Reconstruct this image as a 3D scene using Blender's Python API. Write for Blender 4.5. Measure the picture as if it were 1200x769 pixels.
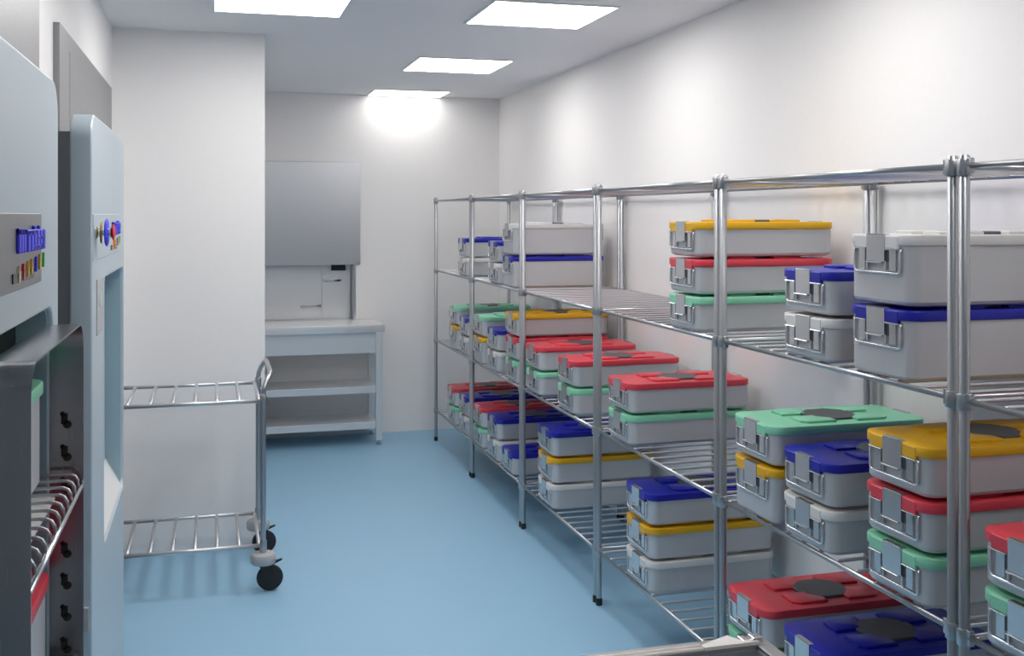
import bpy, bmesh, math
from mathutils import Vector, Matrix

for o in list(bpy.data.objects):
    bpy.data.objects.remove(o, do_unlink=True)
S = bpy.context.scene
COL = S.collection

# ------------------------------------------------------------------ camera
cam_d = bpy.data.cameras.new('camera')
cam = bpy.data.objects.new('camera', cam_d)
COL.objects.link(cam)
cam_d.sensor_fit = 'HORIZONTAL'
cam_d.sensor_width = 36.0
cam_d.lens = 1254.68 / 1200 * 36.0
cam_d.shift_y = (252.43 - 384.5) / 1200.0
cam_d.clip_start = 0.02
cam.location = (0, 0, 1.731)
cam.rotation_euler = (math.pi / 2, 0, -0.273)
S.camera = cam

# ------------------------------------------------------------------ world, exposure, lamp strength
W = bpy.data.worlds.new('room_world')
S.world = W
W.use_nodes = True
W.node_tree.nodes['Background'].inputs[0].default_value = (0.8, 0.85, 0.9, 1)
W.node_tree.nodes['Background'].inputs[1].default_value = 0.02
S.view_settings.view_transform = 'Standard'
S.view_settings.look = 'None'
S.view_settings.exposure = 0.38
S.view_settings.gamma = 1.0
S.view_settings.use_curve_mapping = False
LAMP = 9.0            # emission of the ceiling light diffusers
LAMP_COL = (1.0, 0.965, 0.93)

# room constants
XL, XR, YB, YF, ZC = -0.49, 2.27, 8.50, -2.4, 2.688

# ------------------------------------------------------------------ materials
def mat(name, col, rough=0.5, metal=0.0, noise=0.0, nscale=40.0, bump=0.0, coat=0.0, spec=0.5, stretch=None, rvar=0.0):
    m = bpy.data.materials.new(name)
    m.use_nodes = True
    nt = m.node_tree
    b = nt.nodes['Principled BSDF']
    b.inputs['Roughness'].default_value = rough
    b.inputs['Metallic'].default_value = metal
    b.inputs['Coat Weight'].default_value = coat
    b.inputs['Specular IOR Level'].default_value = spec
    b.inputs['Base Color'].default_value = (*col, 1)
    if noise or bump or rvar:
        tc = nt.nodes.new('ShaderNodeTexCoord')
        mp = nt.nodes.new('ShaderNodeMapping')
        if stretch: mp.inputs['Scale'].default_value = stretch
        n = nt.nodes.new('ShaderNodeTexNoise')
        n.inputs['Scale'].default_value = nscale
        n.inputs['Detail'].default_value = 4
        nt.links.new(tc.outputs['Object'], mp.inputs[0])
        nt.links.new(mp.outputs[0], n.inputs['Vector'])
        if noise:
            r = nt.nodes.new('ShaderNodeMix'); r.data_type = 'RGBA'
            r.inputs[6].default_value = (*[c * (1 - noise) for c in col], 1)
            r.inputs[7].default_value = (*[min(1, c * (1 + noise)) for c in col], 1)
            nt.links.new(n.outputs['Fac'], r.inputs[0])
            nt.links.new(r.outputs[2], b.inputs['Base Color'])
        if rvar:
            mr = nt.nodes.new('ShaderNodeMapRange')
            mr.inputs['To Min'].default_value = max(0.02, rough - rvar)
            mr.inputs['To Max'].default_value = rough + rvar
            nt.links.new(n.outputs['Fac'], mr.inputs[0])
            nt.links.new(mr.outputs[0], b.inputs['Roughness'])
        if bump:
            bp = nt.nodes.new('ShaderNodeBump')
            bp.inputs['Strength'].default_value = bump
            bp.inputs['Distance'].default_value = 0.002
            nt.links.new(n.outputs['Fac'], bp.inputs['Height'])
            nt.links.new(bp.outputs[0], b.inputs['Normal'])
    return m

def emit(name, col, s):
    m = bpy.data.materials.new(name); m.use_nodes = True
    b = m.node_tree.nodes['Principled BSDF']
    b.inputs['Base Color'].default_value = (0.9, 0.9, 0.9, 1)
    b.inputs['Emission Color'].default_value = (*col, 1)
    b.inputs['Emission Strength'].default_value = s
    return m

M = dict(
    wall=mat('wall_paint', (0.89, 0.875, 0.872), 0.6, noise=0.015, nscale=30, bump=0.04),
    ceil=mat('ceiling_paint', (0.84, 0.84, 0.855), 0.8, noise=0.01, nscale=20),
    floor=mat('blue_vinyl_floor', (0.30, 0.53, 0.72), 0.42, noise=0.03, nscale=3, rvar=0.04, spec=0.4),
    chrome=mat('chromed_steel', (0.47, 0.48, 0.50), 0.33, 1.0),
    shelfwire=mat('shelf_wire', (0.66, 0.66, 0.68), 0.36, 0.9),
    steel=mat('brushed_steel', (0.56, 0.56, 0.57), 0.33, 1.0, rvar=0.06, nscale=30, stretch=(1, 1, 14)),
    dsteel=mat('dark_polished_steel', (0.27, 0.275, 0.29), 0.26, 1.0, rvar=0.04, nscale=20, stretch=(14, 14, 1)),
    panel=mat('matt_steel_panel', (0.33, 0.33, 0.34), 0.42, 0.85, rvar=0.05, nscale=20, stretch=(1, 1, 10)),
    sash=mat('satin_steel_sash', (0.56, 0.58, 0.61), 0.3, 0.95, rvar=0.04, nscale=20, stretch=(10, 1, 1)),
    table=mat('table_steel', (0.76, 0.775, 0.79), 0.34, 0.55, rvar=0.05, nscale=20, stretch=(10, 1, 1)),
    fascia=mat('pale_blue_lacquer', (0.52, 0.605, 0.665), 0.36, 0.25, noise=0.01, nscale=10),
    reveal=mat('teal_lacquer', (0.30, 0.42, 0.48), 0.4, noise=0.02, nscale=10),
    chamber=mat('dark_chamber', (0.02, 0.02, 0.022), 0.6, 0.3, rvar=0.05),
    alu=mat('anodised_aluminium', (0.60, 0.60, 0.62), 0.42, 0.35, noise=0.015, nscale=50),
    latch=mat('latch_metal', (0.64, 0.645, 0.66), 0.22, 0.85, rvar=0.03),
    wire=mat('bright_wire', (0.80, 0.80, 0.82), 0.2, 1.0, rvar=0.03),
    filt=mat('grey_filter_cover', (0.10, 0.10, 0.11), 0.5, noise=0.05),
    rubber=mat('black_rubber', (0.012, 0.013, 0.016), 0.5, noise=0.1),
    bumper=mat('grey_plastic', (0.46, 0.46, 0.48), 0.5, noise=0.03),
    black=mat('black_display', (0.01, 0.01, 0.015), 0.25, rvar=0.02),
    markblue=mat('blue_lettering', (0.05, 0.05, 0.85), 0.45, noise=0.02),
    mred=mat('red_mark', (0.75, 0.03, 0.04), 0.45, noise=0.02),
    myel=mat('yellow_mark', (0.75, 0.45, 0.03), 0.45, noise=0.02),
    mgrn=mat('green_mark', (0.05, 0.60, 0.08), 0.45, noise=0.02),
    mcream=mat('cream_mark', (0.80, 0.68, 0.42), 0.45, noise=0.02),
    frame=mat('white_frame', (0.80, 0.80, 0.80), 0.5, noise=0.01),
    light=emit('light_diffuser', LAMP_COL, LAMP),
    white_sill=mat('white_lacquer', (0.80, 0.80, 0.79), 0.35, noise=0.01),
    gusset=mat('white_plastic', (0.78, 0.75, 0.72), 0.4, noise=0.01),
    gpanel=mat('control_panel_grey', (0.28, 0.28, 0.285), 0.38, 0.6, rvar=0.04, nscale=30),
    dimlight=emit('dim_light_diffuser', LAMP_COL, LAMP * .42),
    gap_shade=mat('latch_gap_shade', (0.13, 0.13, 0.15), 0.5, 0.5, rvar=0.03),
    mpale=mat('pale_green_mark', (0.5, 0.66, 0.6), 0.45, noise=0.02),
    dark=mat('shadow_gap', (0.02, 0.02, 0.02), 0.8, noise=0.05),
)
LID = dict(
    red=mat('red_lid', (0.72, 0.055, 0.085), 0.36, noise=0.015, nscale=60),
    blue=mat('blue_lid', (0.008, 0.012, 0.36), 0.34, noise=0.02, nscale=60),
    green=mat('green_lid', (0.27, 0.68, 0.46), 0.42, noise=0.015, nscale=60),
    yellow=mat('yellow_lid', (0.78, 0.43, 0.01), 0.4, noise=0.015, nscale=60),
    white=mat('white_lid', (0.76, 0.75, 0.74), 0.4, noise=0.01, nscale=60),
)

# ------------------------------------------------------------------ mesh helpers
class MB:
    def __init__(s): s.bm = bmesh.new()
    def box(s, x0, x1, y0, y1, z0, z1, bev=0.0, seg=2):
        r = bmesh.ops.create_cube(s.bm, size=1.0)
        vs = r['verts']
        for v in vs:
            v.co = Vector((x0 + (v.co.x + .5) * (x1 - x0), y0 + (v.co.y + .5) * (y1 - y0), z0 + (v.co.z + .5) * (z1 - z0)))
        if bev:
            es = list({e for v in vs for e in v.link_edges})
            bmesh.ops.bevel(s.bm, geom=es, offset=bev, segments=seg, profile=0.6, affect='EDGES')
        return s
    def tube(s, pts, r, n=8, cap=True):
        P = [Vector(p) for p in pts]
        rings = []
        t0 = (P[1] - P[0]).normalized()
        up = Vector((0, 0, 1)) if abs(t0.z) < .9 else Vector((1, 0, 0))
        u = t0.cross(up).normalized()
        for i, p in enumerate(P):
            if i == 0: t = t0
            elif i == len(P) - 1: t = (P[i] - P[i - 1]).normalized()
            else: t = ((P[i] - P[i - 1]).normalized() + (P[i + 1] - P[i]).normalized()).normalized()
            u = (u - t * u.dot(t)).normalized()
            w = t.cross(u)
            k = 1.0
            if 0 < i < len(P) - 1:
                c = (P[i] - P[i - 1]).normalized().dot(t)
                k = 1 / max(.5, c)
            rings.append([s.bm.verts.new(p + (u * math.cos(a) + w * math.sin(a)) * r) for a in [2 * math.pi * j / n for j in range(n)]])
        for a, b in zip(rings, rings[1:]):
            for j in range(n):
                f = s.bm.faces.new((a[j], a[(j + 1) % n], b[(j + 1) % n], b[j])); f.smooth = True
        if cap:
            s.bm.faces.new(rings[0][::-1]); s.bm.faces.new(rings[-1])
        return s
    def lathe(s, prof, c=(0, 0, 0), axis='Z', n=24):
        rings = []
        for r, h in prof:
            ring = []
            for j in range(n):
                a = 2 * math.pi * j / n
                p = (r * math.cos(a), r * math.sin(a), h)
                if axis == 'X': p = (h, r * math.cos(a), r * math.sin(a))
                if axis == 'Y': p = (r * math.cos(a), h, r * math.sin(a))
                ring.append(s.bm.verts.new(Vector(p) + Vector(c)))
            rings.append(ring)
        for a, b in zip(rings, rings[1:]):
            for j in range(n):
                f = s.bm.faces.new((a[j], a[(j + 1) % n], b[(j + 1) % n], b[j]))
        s.bm.faces.new(rings[0][::-1]); s.bm.faces.new(rings[-1])
        return s
    def loft(s, rings):
        R = [[s.bm.verts.new(p) for p in r] for r in rings]
        n = len(R[0])
        for a, b in zip(R, R[1:]):
            for j in range(n):
                s.bm.faces.new((a[j], a[(j + 1) % n], b[(j + 1) % n], b[j]))
        s.bm.faces.new(R[0][::-1]); s.bm.faces.new(R[-1])
        return s
    def prism(s, poly, z0, z1, cham=0.0):
        """polygon in xy extruded to z, with the top edge chamfered towards the centre"""
        if cham:
            cx = sum(p[0] for p in poly) / len(poly); cy = sum(p[1] for p in poly) / len(poly)
            ins = []
            for x, y in poly:
                d = Vector((cx - x, cy - y)); d = d.normalized() * cham * 1.3
                ins.append((x + d.x, y + d.y))
            return s.loft([[(x, y, z0) for x, y in poly], [(x, y, z1 - cham * .6) for x, y in poly], [(x, y, z1) for x, y in ins]])
        return s.loft([[(x, y, z0) for x, y in poly], [(x, y, z1) for x, y in poly]])
    def mesh(s, name, m, smooth=None):
        bmesh.ops.recalc_face_normals(s.bm, faces=s.bm.faces[:])
        me = bpy.data.meshes.new(name)
        s.bm.to_mesh(me); s.bm.free()
        me.materials.append(m)
        if smooth:
            for p in me.polygons: p.use_smooth = True
            me.set_sharp_from_angle(angle=math.radians(smooth))
        return me
    def build(s, name, m, parent=None, smooth=None):
        return link(name, s.mesh(name, m, smooth), parent)

def link(name, me, parent=None):
    o = bpy.data.objects.new(name, me)
    COL.objects.link(o)
    if parent: o.parent = parent
    return o

def thing(name, label, cat, loc=(0, 0, 0), rz=0.0, group=None):
    o = bpy.data.objects.new(name, None)
    o.empty_display_size = 0.05
    COL.objects.link(o)
    o.location = loc; o.rotation_euler = (0, 0, rz)
    o['label'] = label; o['category'] = cat
    if group: o['group'] = group
    return o

def struct(name, mb, m, label=None, smooth=None):
    o = mb.build(name, m, None, smooth)
    o['kind'] = 'structure'
    if label: o['label'] = label
    return o

def copy_tree(o, parent=None):
    c = o.copy(); COL.objects.link(c)
    if parent: c.parent = parent
    for ch in list(o.children): copy_tree(ch, c)
    return c

def rrect(x0, x1, y0, y1, r, n=6):
    out = []
    for cx, cy, a0 in ((x1 - r, y1 - r, 0), (x0 + r, y1 - r, 90), (x0 + r, y0 + r, 180), (x1 - r, y0 + r, 270)):
        for k in range(n + 1):
            a = math.radians(a0 + 90 * k / n)
            out.append((cx + r * math.cos(a), cy + r * math.sin(a)))
    return out

def holed_plate(name, outer, inner, thick, bev, mtx, m):
    """flat plate from closed outlines (one may be a hole), bevelled, returned as a mesh"""
    cu = bpy.data.curves.new(name, 'CURVE')
    cu.dimensions = '2D'; cu.fill_mode = 'BOTH'
    for poly in [outer] + inner:
        sp = cu.splines.new('POLY')
        sp.points.add(len(poly) - 1)
        for p, (x, y) in zip(sp.points, poly): p.co = (x, y, 0, 1)
        sp.use_cyclic_u = True
    cu.extrude = thick / 2 - bev; cu.bevel_depth = bev; cu.bevel_resolution = 3; cu.offset = -bev
    tmp = bpy.data.objects.new(name + '_curve', cu)
    COL.objects.link(tmp)
    dg = bpy.context.evaluated_depsgraph_get()
    me = bpy.data.meshes.new_from_object(tmp.evaluated_get(dg))
    bpy.data.objects.remove(tmp); bpy.data.curves.remove(cu)
    me.transform(mtx)
    me.materials.clear(); me.materials.append(m)
    for p in me.polygons: p.use_smooth = True
    me.set_sharp_from_angle(angle=math.radians(30))
    me.name = name
    return me
# local (a, b, c) of a plate -> world (X=c, Y=a, Z=b)
YZ = Matrix(((0, 0, 1, 0), (1, 0, 0, 0), (0, 1, 0, 0), (0, 0, 0, 1)))

# ------------------------------------------------------------------ room shell
struct('floor', MB().box(-1.4, XR + .1, YF - .1, YB + .4, -.06, 0), M['floor'])
struct('ceiling', MB().box(-1.4, XR + .1, YF - .1, YB + .4, ZC, ZC + .06), M['ceil'])
struct('wall_right', MB().box(XR, XR + .1, YF, YB, 0, ZC), M['wall'])
struct('wall_rear', MB().box(-.6, XR, YF - .1, YF, 0, ZC), M['wall'])
# chamber opening of the near machine in the left wall
OY0, OY1, OZ0, OZ1 = 1.694, 2.412, .715, 1.541
lw = MB()
lw.box(XL - .1, XL, YF, OY0 - .06, 0, ZC).box(XL - .1, XL, OY1 + .06, 5.8, 0, ZC)
lw.box(XL - .1, XL, OY0 - .06, OY1 + .06, 0, OZ0 - .06).box(XL - .1, XL, OY0 - .06, OY1 + .06, OZ1 + .06, ZC)
struct('wall_left', lw, M['wall'])
struct('wall_middle', MB().box(XL - .1, .268, 5.80, YB, 0, ZC), M['wall'])
# back wall around the hatch opening
HX0, HX1, HZ0, HZ1 = .30, 1.095, .885, 1.345
bw = MB()
bw.box(.268, HX0, YB, YB + .1, 0, ZC).box(HX1, XR, YB, YB + .1, 0, ZC)
bw.box(HX0, HX1, YB, YB + .1, 0, HZ0).box(HX0, HX1, YB, YB + .1, HZ1, ZC)
struct('wall_back', bw, M['wall'])

# steel cladding on the left wall
t1 = MB()
t1.box(XL, -.47, 1.42, OY0 - .06, 0, 2.35).box(XL, -.47, OY1 + .06, 3.27, 0, 2.35)
t1.box(XL, -.47, OY0 - .06, OY1 + .06, 0, OZ0 - .06).box(XL, -.47, OY0 - .06, OY1 + .06, OZ1 + .06, 2.35)
t1.box(-.4705, -.469, 1.676, 3.013, 2.05, 2.349)
struct('trim_1', t1, M['panel'])
t2 = MB()
t2.box(XL, -.47, 3.69, 5.535, 0, 2.35, .002)
t2.box(-.4705, -.469, 3.94, 5.285, .1, 2.29)
struct('trim_2', t2, M['panel'])

# ------------------------------------------------------------------ ceiling lights
def ceiling_light(x0, x1, y0, y1, label, m='light'):
    cx, cy = (x0 + x1) / 2, (y0 + y1) / 2
    t = thing('ceiling_light', label, 'ceiling light', (cx, cy, ZC), 0, 'square ceiling light panels')
    a, b = (x1 - x0) / 2, (y1 - y0) / 2
    f = MB(); w = .012; z0, z1 = -.008, 0
    f.box(-a - w, a + w, -b - w, -b, z0, z1).box(-a - w, a + w, b, b + w, z0, z1)
    f.box(-a - w, -a, -b, b, z0, z1).box(a, a + w, -b, b, z0, z1)
    f.build('light_frame', M['frame'], t)
    MB().box(-a, a, -b, b, -.006, -.001).build('diffuser', M[m], t)
    return t
ceiling_light(.012, .585, 4.59, 5.165, 'square ceiling light nearest the left machines, cut by the top of the photo')
ceiling_light(1.212, 1.79, 4.59, 5.165, 'square ceiling light above the rack, nearest and largest on the right')
ceiling_light(1.208, 1.785, 6.36, 6.955, 'square ceiling light in the middle of the right row of three')
ceiling_light(1.19, 1.765, 8.07, 8.484, 'ceiling light touching the back wall, farthest of the right row', 'dimlight')
ceiling_light(.012, .585, 2.81, 3.385, 'square fill light added outside the frame, above the open machine')  # three unseen panels continuing the ceiling grid, added to light the room
ceiling_light(1.212, 1.79, 2.81, 3.385, 'square fill light added outside the frame, above the middle of the rack')
ceiling_light(1.212, 1.79, 1.03, 1.605, 'square fill light added outside the frame, above the near end of the rack')

# ------------------------------------------------------------------ pass-through hatch in the back wall
h = struct('window_1', MB().box(HX0, HX1, YB + .0, YB + .165, HZ0, HZ0 + .02).box(HX1 - .018, HX1, YB - .004, YB + .165, HZ0 + .02, HZ1)
           .box(HX0, HX1 - .018, YB, YB + .165, HZ1 - .004, HZ1).box(HX0, HX0 + .018, YB, YB + .165, HZ0 + .02, HZ1 - .004), M['sash'])
MB().box(.29, 1.128, YB - .022, YB - .001, HZ1 - .003, 2.15, .003).build('sash', M['sash'], h)

cab = thing('pass_through_cabinet', 'pale steel cabinet front seen through the hatch, with two bar handles', 'cabinet', (.70, YB + .165, .9))
MB().box(-.40, .376, 0, .35, .005, .5, .003).build('body', M['table'], cab)
d = MB().box(-.39, .139, -.012, 0, .02, .43, .003).build('door', M['table'], cab)
MB().tube([(-.015, -.012, .109), (-.015, -.04, .109), (.130, -.04, .109), (.130, -.012, .109)], .008).build('handle', M['white_sill'], d)
d = MB().box(.145, .37, -.012, 0, .02, .36, .003).build('door', M['table'], cab)
MB().tube([(.165, -.012, .310), (.165, -.04, .310), (.285, -.04, .310), (.285, -.012, .310)], .010).build('handle', M['white_sill'], d)
MB().box(.218, .332, -.016, 0, .388, .437, .002).build('display', M['black'], cab)

# ------------------------------------------------------------------ workbench under the hatch
tb = thing('work_table', 'white-grey steel work table with two undershelves below the wall hatch', 'table', (0, 0, 0))
MB().box(.285, 1.254, 8.03, 8.475, .85, .908, .003).build('tabletop', M['table'], tb, 40)
MB().box(.30, 1.19, 8.06, 8.075, .694, .85, .002).build('apron', M['table'], tb)
for z in (.393, .124):
    m = MB().box(.31, 1.195, 8.05, 8.45, z + .035, z + .052, .003)
    m.box(.31, 1.185, 8.045, 8.055, z, z + .052, .002)
    m.build('shelf', M['table'], tb)
for x in (.285, 1.186):
    for y in (8.035, 8.415):
        lg = MB().box(x, x + .05, y, y + .05, .035, .85, .004).build('leg', M['table'], tb)
        MB().lathe([(.012, 0), (.019, .002), (.019, .014), (.009, .018), (.009, .036)], (x + .025, y + .025, 0)).build('foot', M['chrome'], lg, 40)

# ------------------------------------------------------------------ sterilizer machines on the left
def extrude_bars(mb, spec, x):
    for y0, y1, z0, z1 in spec: mb.box(x, x + .006, y0, y1, z0, z1, .002, 1)

def machine(far, label, is_open):
    X0, XB, TZ, r = -.32, -.378, 2.016, .072      # front and back of the fascia, its top, corner radius
    near = far - 1.10
    t = thing('sterilizer', label, 'sterilizer', (0, 0, 0))
    oy0, oy1, oz0, oz1 = (OY0, OY1, OZ0, OZ1) if is_open else (far - .757, far - .014, .715, 1.538)
    outer = [(near, 0.0), (far, 0.0), (far, TZ - r)]
    outer += [(far - r + r * math.cos(a), TZ - r + r * math.sin(a)) for a in [math.radians(10 * k) for k in range(1, 9)]]
    outer += [(far - r, TZ), (near + r, TZ)]
    outer += [(near + r + r * math.cos(a), TZ - r + r * math.sin(a)) for a in [math.radians(90 + 10 * k) for k in range(1, 9)]]
    outer += [(near, TZ - r)]
    hole = rrect(oy0, oy1, oz0, oz1, .05)[::-1]
    me = holed_plate('fascia', outer, [hole], X0 - XB, .006, Matrix.Translation(((X0 + XB) / 2, 0, 0)) @ YZ, M['fascia'])
    link('fascia', me, t)
    # narrower carcass between fascia and wall
    c = MB()
    a0, a1 = near + .05, far + .004
    c.box(-.469, XB, a0, oy0 - .02, 0, TZ - .05).box(-.469, XB, oy1 + .012, a1, 0, TZ - .05)
    c.box(-.469, XB, oy0 - .02, oy1 + .012, 0, oz0 - .012).box(-.469, XB, oy0 - .02, oy1 + .012, oz1 + .012, TZ - .05)
    c.build('carcass', M['panel'], t)
    # reveal lining of the opening
    lin = holed_plate('door_frame', rrect(oy0 - .011, oy1 + .011, oz0 - .011, oz1 + .011, .056), [rrect(oy0 + .003, oy1 - .003, oz0 + .003, oz1 - .003, .047)[::-1]],
                      .062, .002, Matrix.Translation((X0 - .042, 0, 0)) @ YZ, M['reveal'])
    link('door_frame', lin, t)
    if is_open:
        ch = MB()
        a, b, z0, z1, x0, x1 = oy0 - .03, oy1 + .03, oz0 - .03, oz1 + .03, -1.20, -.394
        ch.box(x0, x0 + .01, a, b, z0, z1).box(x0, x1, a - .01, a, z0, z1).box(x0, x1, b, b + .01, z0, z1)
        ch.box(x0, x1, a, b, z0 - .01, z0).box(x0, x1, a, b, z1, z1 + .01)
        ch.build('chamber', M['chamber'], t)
    else:
        MB().box(-.396, -.384, oy0 + .003, oy1 - .003, oz0 + .01, oz1 - .003, .002).build('door', M['fascia'], t)
        s = MB()
        s.loft([[(X0 - .006, y, oz0 + .003), (-.386, y, oz0 + .003), (-.386, y, oz0 + .11), (-.382, y, oz0 + .11), (X0 - .006, y, oz0 + .008)] for y in (oy0 + .004, oy1 - .004)])
        s.build('chute', M['white_sill'], t)
    # control panel with lettering, indicators and display
    X, E = X0, .008
    p = MB().box(X - .001, X + .0025, near + .01 if not is_open else far - .86, far - .252, 1.604, 1.7345, .001, 1).build('control_panel', M['gpanel'] if is_open else M['fascia'], t)
    l = MB()
    y0 = far - .529
    bars = [(y0 + .0256 * k, y0 + .0256 * k + .0205, 1.666, 1.709) for k in range(3)]
    bars += [(y0, y0 + .0725, 1.696, 1.709)]
    y0 = far - .436
    bars += [(y0 + .035 * k, y0 + .035 * k + .0235, 1.666, 1.705) for k in range(6)]
    bars += [(y0 + .003, y0 + .085, 1.694, 1.7055), (y0 + .06, y0 + .162, 1.668, 1.677), (y0 + .111, y0 + .198, 1.684, 1.693), (y0 + .068, y0 + .081, 1.7055, 1.7125), (y0 + .128, y0 + .141, 1.7055, 1.7125)]
    extrude_bars(l, bars, X + .002)
    l.build('lettering', M['markblue'], p)
    MB().box(X + .002, X + .005, far - .57, far - .355, 1.617, 1.634, .001, 1).build('display', M['black'], p)
    ys = [-.515, -.472, -.424, -.384, -.333, -.290, -.243]
    ms = ['mcream', 'mred', 'myel', 'myel', 'markblue', 'myel', 'mgrn']
    for k, (dy, mm) in enumerate(zip(ys, ms)):
        z0 = 1.617 + .0024 * k
        ring = lambda w, z: [(X + .0025, far + dy - w, z), (X + .0025, far + dy + w, z), (X + .0065, far + dy + w, z), (X + .0065, far + dy - w, z)]
        MB().loft([ring(.0065, z0), ring(.0045, z0 + .014), ring(.0015, z0 + .028)]).build('indicator', M[mm], p)
    # projecting knob
    ky, kz = near + .072, 1.682
    k = MB().lathe([(.019, X - .002), (.019, X + .005), (.011, X + .009), (.011, X + .026), (.016, X + .029), (.016, X + .043), (.009, X + .046)], (0, ky, kz), 'X').build('knob', M['wire'], t, 40)
    MB().lathe([(.029, X + .015), (.0325, X + .0165), (.029, X + .018)], (0, ky, kz), 'X').build('ring', M['myel'], k, 40)
    MB().lathe([(.034, X + .027), (.041, X + .0315), (.034, X + .036)], (0, ky, kz), 'X').build('ring', M['markblue'], k, 40)
    MB().lathe([(.013, X + .045), (.023, X + .048), (.023, X + .051), (.012, X + .054)], (0, ky, kz), 'X').build('cap', M['mred'], k, 40)
    if not is_open:
        lp = MB().box(X - .001, X + .003, near + .11, near + .28, 1.385, 1.546, .002).build('label_plate', M['bumper'], t)
        MB().lathe([(.026, X + .002), (.026, X + .005)], (0, near + .195, 1.487), 'X').build('disc', M['mpale'], lp)
        MB().box(-.346, -.328, near - .010, near + .002, .583, .648, .002).build('hinge', M['bumper'], t)
    return t
machine(2.488, 'near pale blue sterilizer at the left edge, open with a loading rack inside', True)
machine(4.267, 'far pale blue sterilizer with closed door, beside the wire cart', False)

# ------------------------------------------------------------------ sterilisation containers
CL, CW = .555, .280
LIDH = .027
def body_mesh(h):
    b = MB(); i = .007
    rr = lambda ins, r, z: [(x, y, z) for x, y in rrect(ins, CL - ins, -CW / 2 + ins, CW / 2 - ins, r)]
    top = h - .009 - LIDH + .01
    b.loft([rr(i + .014, .03, 0), rr(i + .005, .030, .004), rr(i, .034, .012), rr(i, .034, top)])
    # corner seams of the end profile
    return b.mesh('body', M['alu'], 30)
def lid_mesh(h, colour):
    b = MB()
    z1 = h - .009; z0 = z1 - LIDH
    rr = lambda ins, r, z: [(x, y, z) for x, y in rrect(ins, CL - ins, -CW / 2 + ins, CW / 2 - ins, r, 8)]
    b.loft([rr(.006, .040, z0), rr(.001, .044, z0 + .002), rr(0, .045, z0 + .004), rr(0, .045, z1 - .004), rr(.0015, .044, z1 - .001), rr(.005, .041, z1)])
    # deeper apron either side of the latch, both ends
    for x0, x1 in ((-.002, .01), (CL - .01, CL + .002)):
        for s in (-1, 1):
            b.box(x0, x1, min(s * .038, s * .092), max(s * .038, s * .092), z0 - .007, z1 - .003, .002, 1)
    # four raised pads round the filter
    c = CL / 2
    for sx in (-1, 1):
        for sy in (-1, 1):
            poly = [(.038, .108), (.038, .076), (.072, .040), (.072, .022), (.155, .022), (.155, .090), (.136, .108)]
            P = [(c + sx * x, sy * y) for x, y in poly]
            if sx * sy < 0: P = P[::-1]
            b.prism(P, z1 - .002, h, .004)
    return b.mesh('lid', LID[colour], 35)
def filter_mesh(h):
    b = MB(); z = h - .009; c = CL / 2
    oct_ = [(c + .096 * math.cos(math.radians(22.5 + 45 * k)), .086 * math.sin(math.radians(22.5 + 45 * k))) for k in range(8)]
    b.prism(oct_, z - .002, z + .0075, .003)
    return b.mesh('filter_cover', M['filt'])
def latch_mesh(h, end):
    b = MB(); z1 = h - .009; z0 = z1 - LIDH
    # plate with folded top, lower hook, flange strips and the two guard plates
    b.box(-.004, .006, -.038, .038, h - .078, z1 + .002, .001, 1)
    b.box(-.004, .014, -.038, .038, z1 - .001, z1 + .002, .001, 1)
    b.box(-.008, .006, -.030, .040, h - .082, h - .078, .001, 1)
    for s in (-1, 1):
        b.box(-.006, .008, min(s * .042, s * .096), max(s * .042, s * .096), z0 - .0105, z0 - .007, .001, 1)
        b.box(.001, .009, min(s * .052, s * .078), max(s * .052, s * .078), h - .100, z0 - .010, .001, 1)
        b.box(-.002, .008, min(s * .036, s * .042), max(s * .036, s * .042), h - .100, h - .076, .001, 1)
    m = b.mesh('latch', M['latch'])
    if end: m.transform(Matrix.Translation((CL, 0, 0)) @ Matrix.Rotation(math.pi, 4, 'Z'))
    return m
def gap_shade_mesh(h, end, s):  # dark box in place of the shade between latch plate and guard plate
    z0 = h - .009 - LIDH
    m = MB().box(.003, .009, min(s * .0385, s * .0515), max(s * .0385, s * .0515), h - .078, z0 - .013).mesh('gap_shade', M['gap_shade'])
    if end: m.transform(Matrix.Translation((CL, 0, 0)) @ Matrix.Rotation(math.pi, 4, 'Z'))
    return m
def handle_mesh(h, end):
    b = MB(); z0 = h - .009 - LIDH - .012; zb = h - .106; r = .01
    y = .098
    q = .002
    pts = [(q + .004, -y, z0 + .004), (q, -y, z0 - .003), (q, -y, zb + r), (q, -y + .003, zb + .003), (q, -y + r, zb), (q, y - r, zb), (q, y - .003, zb + .003), (q, y, zb + r), (q, y, z0 - .003), (q + .004, y, z0 + .004)]
    b.tube(pts, .0038, 6)
    m = b.mesh('handle', M['wire'])
    if end: m.transform(Matrix.Translation((CL, 0, 0)) @ Matrix.Rotation(math.pi, 4, 'Z'))
    return m
_cache = {}
def cached(key, fn):
    if key not in _cache: _cache[key] = fn()
    return _cache[key]
def container(x, y, z, h, colour, label, group, rz=0.0):
    t = thing('sterilisation_container', label, 'container', (x, y, z), rz, group)
    link('body', cached(('b', h), lambda: body_mesh(h)), t)
    l = link('lid', cached(('l', h, colour), lambda: lid_mesh(h, colour)), t)
    l['label'] = colour + ' plastic lid'
    fl = link('filter_cover', cached(('f', h), lambda: filter_mesh(h)), l)
    for e in (0, 1):
        k = link('latch', cached(('k', h, e), lambda: latch_mesh(h, e)), t)
        for sd in (-1, 1): link('gap_shade', cached(('s', h, e, sd), lambda: gap_shade_mesh(h, e, sd)), k)
        link('handle', cached(('h', h, e), lambda: handle_mesh(h, e)), t)
    return t

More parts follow.
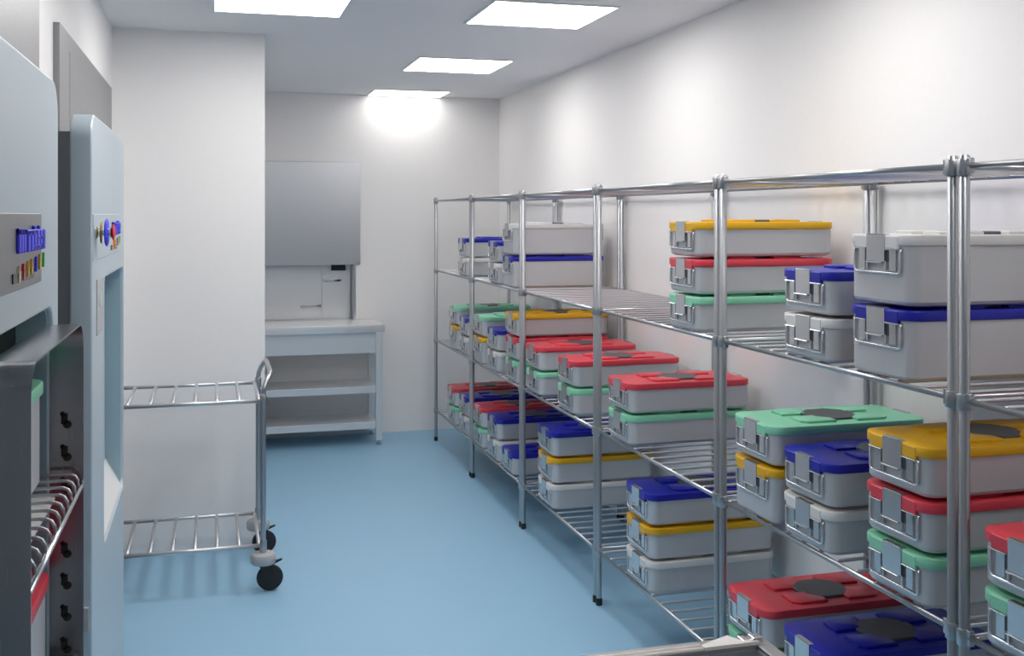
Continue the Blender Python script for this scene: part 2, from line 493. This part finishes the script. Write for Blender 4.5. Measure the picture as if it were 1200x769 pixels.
SZ = [.236, .772, 1.308, 1.844]     # rail heights of the four shelves
TOP = .009
STD, TALL, MID, SMALL = .133, .187, .178, .133
CX = 1.645
G = {0: 'containers on the lowest shelf', 1: 'containers on the second lowest shelf', 2: 'containers on the upper shelf'}
POS = {1: ('single',), 2: ('lower', 'upper'), 3: ('bottom', 'middle', 'top')}
SHELF = {0: 'lowest shelf', 1: 'second-lowest shelf', 2: 'upper shelf'}
# shelf, far edge of the lid, [(height, colour) from the bottom up], where
stacks = [
    (2, 2.515, [(TALL, 'blue'), (TALL, 'white')], 'tall pair nearest the camera'),
    (2, 2.867, [(STD, 'white'), (STD, 'blue')], 'low pair left of the near tall pair'),
    (2, 3.705, [(STD, 'green'), (STD, 'red'), (STD, 'yellow')], 'three-high stack'),
    (2, 6.095, [(TALL, 'blue'), (TALL, 'white')], 'far tall pair'),
    (2, 6.435, [(STD, 'white'), (STD, 'blue')], 'low pair left of the far tall pair'),
    (2, 7.276, [(STD, 'white'), (STD, 'blue')], 'farthest pair, next to the last post'),
    (1, 2.001, [(STD, 'green'), (STD, 'red')], 'pair cut by the right photo edge'),
    (1, 2.446, [(STD, 'green'), (STD, 'red'), (STD, 'yellow')], 'near three-high stack'),
    (1, 2.868, [(STD, 'white'), (STD, 'blue')], 'near blue-on-white pair'),
    (1, 3.180, [(MID, 'yellow'), (STD, 'green')], 'near green-on-yellow pair'),
    (1, 4.344, [(STD, 'green'), (STD, 'red')], 'red-on-green pair in the middle bay'),
    (1, 5.045, [(STD, 'green'), (STD, 'red')], 'red-on-green pair behind the third post'),
    (1, 5.599, [(STD, 'green'), (STD, 'red')], 'red-on-green pair right of far three-high stack'),
    (1, 6.023, [(STD, 'green'), (STD, 'red'), (STD, 'yellow')], 'far three-high stack'),
    (1, 6.454, [(STD, 'white'), (STD, 'blue')], 'blue-on-white pair left of far three-high stack'),
    (1, 6.830, [(MID, 'yellow'), (STD, 'green')], 'green-on-yellow pair behind the second post'),
    (1, 7.233, [(STD, 'white'), (STD, 'blue')], 'farthest blue-on-white pair'),
    (1, 7.578, [(MID, 'yellow'), (STD, 'green')], 'farthest green-on-yellow pair'),
    (0, 2.870, [(STD, 'white'), (STD, 'blue')], 'pair at the bottom photo edge'),
    (0, 3.229, [(STD, 'green'), (STD, 'red')], 'near red-on-green pair'),
    (0, 4.135, [(STD, 'white'), (STD, 'yellow'), (STD, 'blue')], 'near three-high stack'),
    (0, 5.377, [(STD, 'white'), (STD, 'yellow'), (STD, 'blue')], 'far three-high stack'),
    (0, 6.109, [(STD, 'blue')], 'standing alone'),
    (0, 6.454, [(STD, 'white'), (STD, 'blue')], 'blue-on-white pair behind the single container'),
    (0, 6.830, [(STD, 'green'), (STD, 'red')], 'red-on-green pair behind the second post'),
    (0, 7.233, [(STD, 'white'), (STD, 'blue')], 'farthest blue-on-white pair'),
    (0, 7.630, [(STD, 'green'), (STD, 'red')], 'farthest red-on-green pair'),
]
def build_containers():
    for si, yf, items, where in stacks:
        z = SZ[si] + TOP
        n = len(items)
        for k, (h_, c) in enumerate(items):
            tall = 'tall ' if h_ == TALL else ''
            if n == 1: lab = '%s-lidded metal container standing alone near the front, %s' % (c, SHELF[si])
            else: lab = '%s%s-lidded container, %s of %s, %s' % (tall, c, POS[n][k], where, SHELF[si])
            container(CX, yf + .025 - CW / 2, z, h_, c, lab, G[si])
            z += h_

# ------------------------------------------------------------------ wire shelving units
XF, XRR = 1.655, 2.2356
UL = 1.2
def shelving_unit(label, yc):
    t = thing('wire_shelving_unit', label, 'shelving', (0, yc, 0), 0, 'chromed wire shelving units along the right wall')
    y0, y1 = -.58, .58
    for x in (XF, XRR):
        for y in (y0, y1):
            p = MB().lathe([(.0123, .03), (.0123, 1.866), (.010, 1.869)], (x, y, 0), n=16).build('post', M['chrome'], t, 40)
            MB().lathe([(.0135, 0), (.0145, .004), (.0145, .026), (.0125, .032)], (x, y, 0), n=16).build('foot_cap', M['rubber'], p, 40)
            for z in SZ:
                s = 1 if y < 0 else -1
                c = MB().lathe([(.0165, z - .022), (.0175, z - .020), (.0175, z + .014), (.0165, z + .016)], (x, y, 0), n=14)
                c.box(x - .007, x + .007, min(y + s * .012, y + s * .026), max(y + s * .012, y + s * .026), z - .018, z + .018, .001, 1)
                c.build('collar', M['chrome'], p, 40)
    for z in SZ:
        w = MB()
        for k in range(13):
            y = -.546 + k * .091
            w.tube([(XF + .002, y, z + .002), (XF + .012, y, z + .004), (XRR - .012, y, z + .004), (XRR - .002, y, z + .002)], .005, 6)
        for y in (-.572, .572):
            w.tube([(XF + .01, y, z - .002), (XRR - .01, y, z - .002)], .005, 6)
        sh = w.build('shelf', M['shelfwire'], t)
        for x in (XF, XRR):
            MB().tube([(x, y0 + .016, z), (x, y1 - .016, z)], .0075, 10).build('rail', M['chrome'], sh)
    return t
ulab = ['wire shelving unit at the right photo edge, nearest the camera', 'second wire shelving unit from the camera, holding the big tall pair',
        'third wire shelving unit from the camera, in the middle of the row', 'fourth wire shelving unit from the camera',
        'fifth wire shelving unit from the camera, next to last', 'farthest wire shelving unit, by the back wall']
u0 = shelving_unit(ulab[0], 8.097 - UL * 5.5)
for i in range(1, 6):
    u = copy_tree(u0)
    u.location = (0, 8.097 - UL * 5.5 + UL * i, 0)
    u['label'] = ulab[i]
build_containers()

# ------------------------------------------------------------------ wire cart in front of the middle wall
ct = thing('wire_cart', 'chromed two-tier wire cart on castors by the middle wall', 'cart', (0, 0, 0))
PX, QX = .226, -.447
YN, YFR = 5.06, 5.62
for x in (PX, QX):
    for y in (YN, YFR):
        p = MB().lathe([(.0125, .17), (.0125, .905), (.010, .907)], (x, y, 0), n=14).build('post', M['chrome'], ct, 40)
        for z in (.21, .876):
            MB().lathe([(.0155, z - .025), (.0165, z - .023), (.0165, z + .023), (.0155, z + .025)], (x, y, 0), n=14).build('collar', M['chrome'], p, 40)
for z in (.21, .876):
    m = MB()
    m.tube([(QX, YN, z), (PX, YN, z)], .0095, 10).tube([(QX, YFR, z), (PX, YFR, z)], .0095, 10)
    m.tube([(PX - .018, YN, z), (PX - .018, YFR, z)], .009, 10).tube([(QX + .018, YN, z), (QX + .018, YFR, z)], .009, 10)
    for k in range(6):
        x = -.367 + .0972 * k
        m.tube([(x, YN, z + .001), (x, YFR, z + .001)], .0085, 10)
    m.build('wire_shelf', M['shelfwire'], ct)
def arc_handle(x, s):
    pts = [(x, YN, .89), (x + s * .002, YN, .925), (x + s * .012, YN + .01, .955), (x + s * .028, YN + .035, .985), (x + s * .036, YN + .075, 1.0), (x + s * .036, YFR - .075, 1.0), (x + s * .028, YFR - .035, .985), (x + s * .012, YFR - .01, .955), (x + s * .002, YFR, .925), (x, YFR, .89)]
    return MB().tube(pts, .0115, 12)
arc_handle(PX, 1).build('handle', M['chrome'], ct)
def castor(px, py, rz, fixed):
    x = y = 0; tr = .03
    rb = .4 if fixed else 1
    b = MB().lathe([(.02, .125), (.052 * rb, .128), (.058 * rb, .136), (.058 * rb, .165), (.052 * rb, .174), (.02, .177)], (x, y, 0), n=24).build('bumper', M['bumper'], ct, 40)
    b.location = (px, py, 0); b.rotation_euler = (0, 0, rz)
    f = MB()
    for s in (-1, 1):
        f.loft([[(x - .02, y + s * .016, .125), (x + .02, y + s * .016, .125), (x + tr + .014, y + s * .016, .05), (x + tr - .014, y + s * .016, .05)],
                [(x - .02, y + s * .021, .125), (x + .02, y + s * .021, .125), (x + tr + .014, y + s * .021, .05), (x + tr - .014, y + s * .021, .05)]])
    f.box(x - .02, x + .02, -.021, .021, .121, .13).lathe([(.01, -.024), (.01, .024)], (x + tr, y, .06), 'Y', 12)
    f.build('fork', M['rubber'], b)
    MB().lathe([(.025, -.013), (.05, -.014), (.058, -.009), (.0605, 0), (.058, .009), (.05, .014), (.025, .013)], (x + tr, y, .0605), 'Y', 32).build('wheel', M['rubber'], b, 40)
    if not fixed:
        MB().loft([[(x + .03, y - .012, .115), (x + .03, y + .012, .115), (x + .03, y + .012, .128), (x + .03, y - .012, .128)],
                   [(x + .085, y - .008, .138), (x + .085, y + .008, .138), (x + .085, y + .008, .143), (x + .085, y - .008, .143)]]).build('brake_lever', M['rubber'], b)
for y in (YN, YFR):
    castor(PX, y, 0, False)
    castor(QX, y, math.pi / 2, True)

# ------------------------------------------------------------------ loading rack standing in the near machine
FX0, FX1 = -.321, -.256
FY0, FY1, FZT = 1.701, 2.370, 1.512
lr = thing('loading_rack', 'polished steel portal rack standing in the open near machine', 'rack', (0, 0, 0))
def portal(y0, y1, z0, zt, r, n=8):
    out = [(y0, z0), (y0, zt - r)]
    out += [(y0 + r - r * math.cos(a), zt - r + r * math.sin(a)) for a in [math.pi / 2 * k / n for k in range(1, n + 1)]]
    out += [(y1 - r + r * math.sin(a), zt - r + r * math.cos(a)) for a in [math.pi / 2 * k / n for k in range(0, n + 1)]]
    out += [(y1, z0)]
    return out
po = portal(FY0, FY1, .735, FZT, .058); pi_ = portal(FY0 + .0035, FY1 - .0035, .735, FZT - .0035, .0545)
fr = MB()
for a, b in ((FX0, FX1),):
    bm = fr.bm
    V = [[bm.verts.new((x, y, z)) for y, z in P] for P in (po, pi_) for x in (a, b)]
    oa, ob, ia, ib = V
    for k in range(len(po) - 1):
        bm.faces.new((oa[k], oa[k + 1], ob[k + 1], ob[k]))
        bm.faces.new((ia[k], ib[k], ib[k + 1], ia[k + 1]))
        bm.faces.new((ob[k], ob[k + 1], ib[k + 1], ib[k]))
        bm.faces.new((oa[k], ia[k], ia[k + 1], oa[k + 1]))
    for k in (0, len(po) - 1):
        bm.faces.new((oa[k], ob[k], ib[k], ia[k]))
frame = fr.build('frame', M['dsteel'], lr, 25)
MB().box(-.92, FX1, FY0 + .002, FY1 - .002, .7185, .7345, .003).build('base_plate', M['steel'], lr)
for z in (1.311, 1.244, 1.177, 1.045, .980, .915, .848):
    for y, s in ((FY1 - .0035, -1),):
        k = MB()
        k.lathe([(.0085, 0), (.0085, s * .0008)], (-.287, y, z - .010), 'Y', 16)
        k.lathe([(.005, 0), (.005, s * .0008)], (-.296, y, z + .012), 'Y', 12)
        k.box(-.299, -.286, min(y, y + s * .0008), max(y, y + s * .0008), z - .009, z + .013)
        k.build('keyhole_slot', M['dark'], frame)
def rack_shelf(zr):
    m = MB()
    zs = zr + .030
    for k in range(12):
        y = FY0 + .030 + k * .0555
        m.tube([(-.263, y, zr + .002), (-.264, y, zr + .016), (-.269, y, zr + .025), (-.278, y, zs - .001), (-.290, y, zs), (-.86, y, zs)], .0034, 6)
    m.tube([(-.36, FY0 + .012, zs - .007), (-.36, FY1 - .012, zs - .007)], .0035, 6).tube([(-.84, FY0 + .012, zs - .007), (-.84, FY1 - .012, zs - .007)], .0035, 6)
    o = m.build('wire_shelf', M['chrome'], lr)
    MB().tube([(-.2605, FY0 + .004, zr), (-.2605, FY1 - .004, zr)], .0052, 10).build('rail', M['wire'], o)
    return o
rack_shelf(1.174)
rack_shelf(.786)
MB().box(-.62, -.300, FY0 + .03, 2.287, 1.168, 1.173).build('reflection_sheet', M['white_sill'], lr)  # white sheet added below the wires to stand for a reflection
for zz, hh, yy, c in ((1.2075, .215, 2.262, 'green'), (.8195, .208, 2.335, 'red')):
    container(-.312 - CW / 2, yy - CL, zz, hh, c, '%s-lidded tall container on the %s shelf of the loading rack' % (c, 'upper' if zz > 1 else 'lower'),
              'containers in the loading rack', math.pi / 2)

# ------------------------------------------------------------------ steel trolley in the foreground
ft = thing('steel_trolley', 'steel trolley at the bottom photo edge, only its top corner visible', 'trolley', (1.097, 2.006, 0))
ZT = .86
L_, D_ = .80, .60
m = MB()
m.box(-L_, 0, -.050, 0, ZT - .03, ZT, .003).box(-L_, 0, -D_, -D_ + .05, ZT - .03, ZT, .003)
m.box(-.034, 0, -D_ + .05, -.050, ZT - .03, ZT, .003).box(-L_, -L_ + .034, -D_ + .05, -.050, ZT - .03, ZT, .003)
m.build('top_frame', M['panel'], ft)
for y in (-.030, -.044):
    MB().tube([(-L_ + .02, y, ZT + .002), (-.150, y, ZT + .002)], .0045, 10).build('rim_rail', M['gusset'], ft)
MB().prism([(-.148, -.050), (-.028, -.050), (-.026, -.043), (-.062, -.030), (-.077, -.002), (-.150, -.034)], ZT, ZT + .007, .002).build('corner_gusset', M['gusset'], ft)
lt = MB().box(-.040, -.018, -.046, -.022, ZT, ZT + .013, .002).box(-.060, -.045, -.040, -.014, ZT, ZT + .008, .002).box(-.05, -.012, -.036, -.031, ZT + .003, ZT + .007, .001)
lt.build('catch', M['wire'], ft)
m = MB().box(-L_ + .034, -.034, -.054, -.050, ZT - .22, ZT - .008).box(-.038, -.034, -D_ + .05, -.054, ZT - .22, ZT - .008).box(-L_ + .034, -L_ + .038, -D_ + .05, -.054, ZT - .22, ZT - .008)
m.box(-L_ + .038, -.038, -D_ + .05, -.054, ZT - .22, ZT - .216).box(-L_ + .034, -.034, -D_ + .046, -D_ + .05, ZT - .22, ZT - .008)
m.build('basin', M['sash'], ft)
for x in (-L_ + .017, -.017):
    for y in (-.025, -D_ + .03):
        lg = MB().lathe([(.014, .11), (.014, ZT - .035)], (x, y, 0), n=14).build('leg', M['chrome'], ft, 40)
        cs = MB().lathe([(.02, -.012), (.048, -.012), (.05, 0), (.048, .012), (.02, .012)], (x, y, .05), 'Y', 24).build('castor', M['rubber'], lg, 40)
        MB().box(x - .02, x + .02, y - .018, y - .013, .045, .115).box(x - .02, x + .02, y + .013, y + .018, .045, .115).box(x - .02, x + .02, y - .018, y + .018, .104, .115).build('fork', M['chrome'], cs)
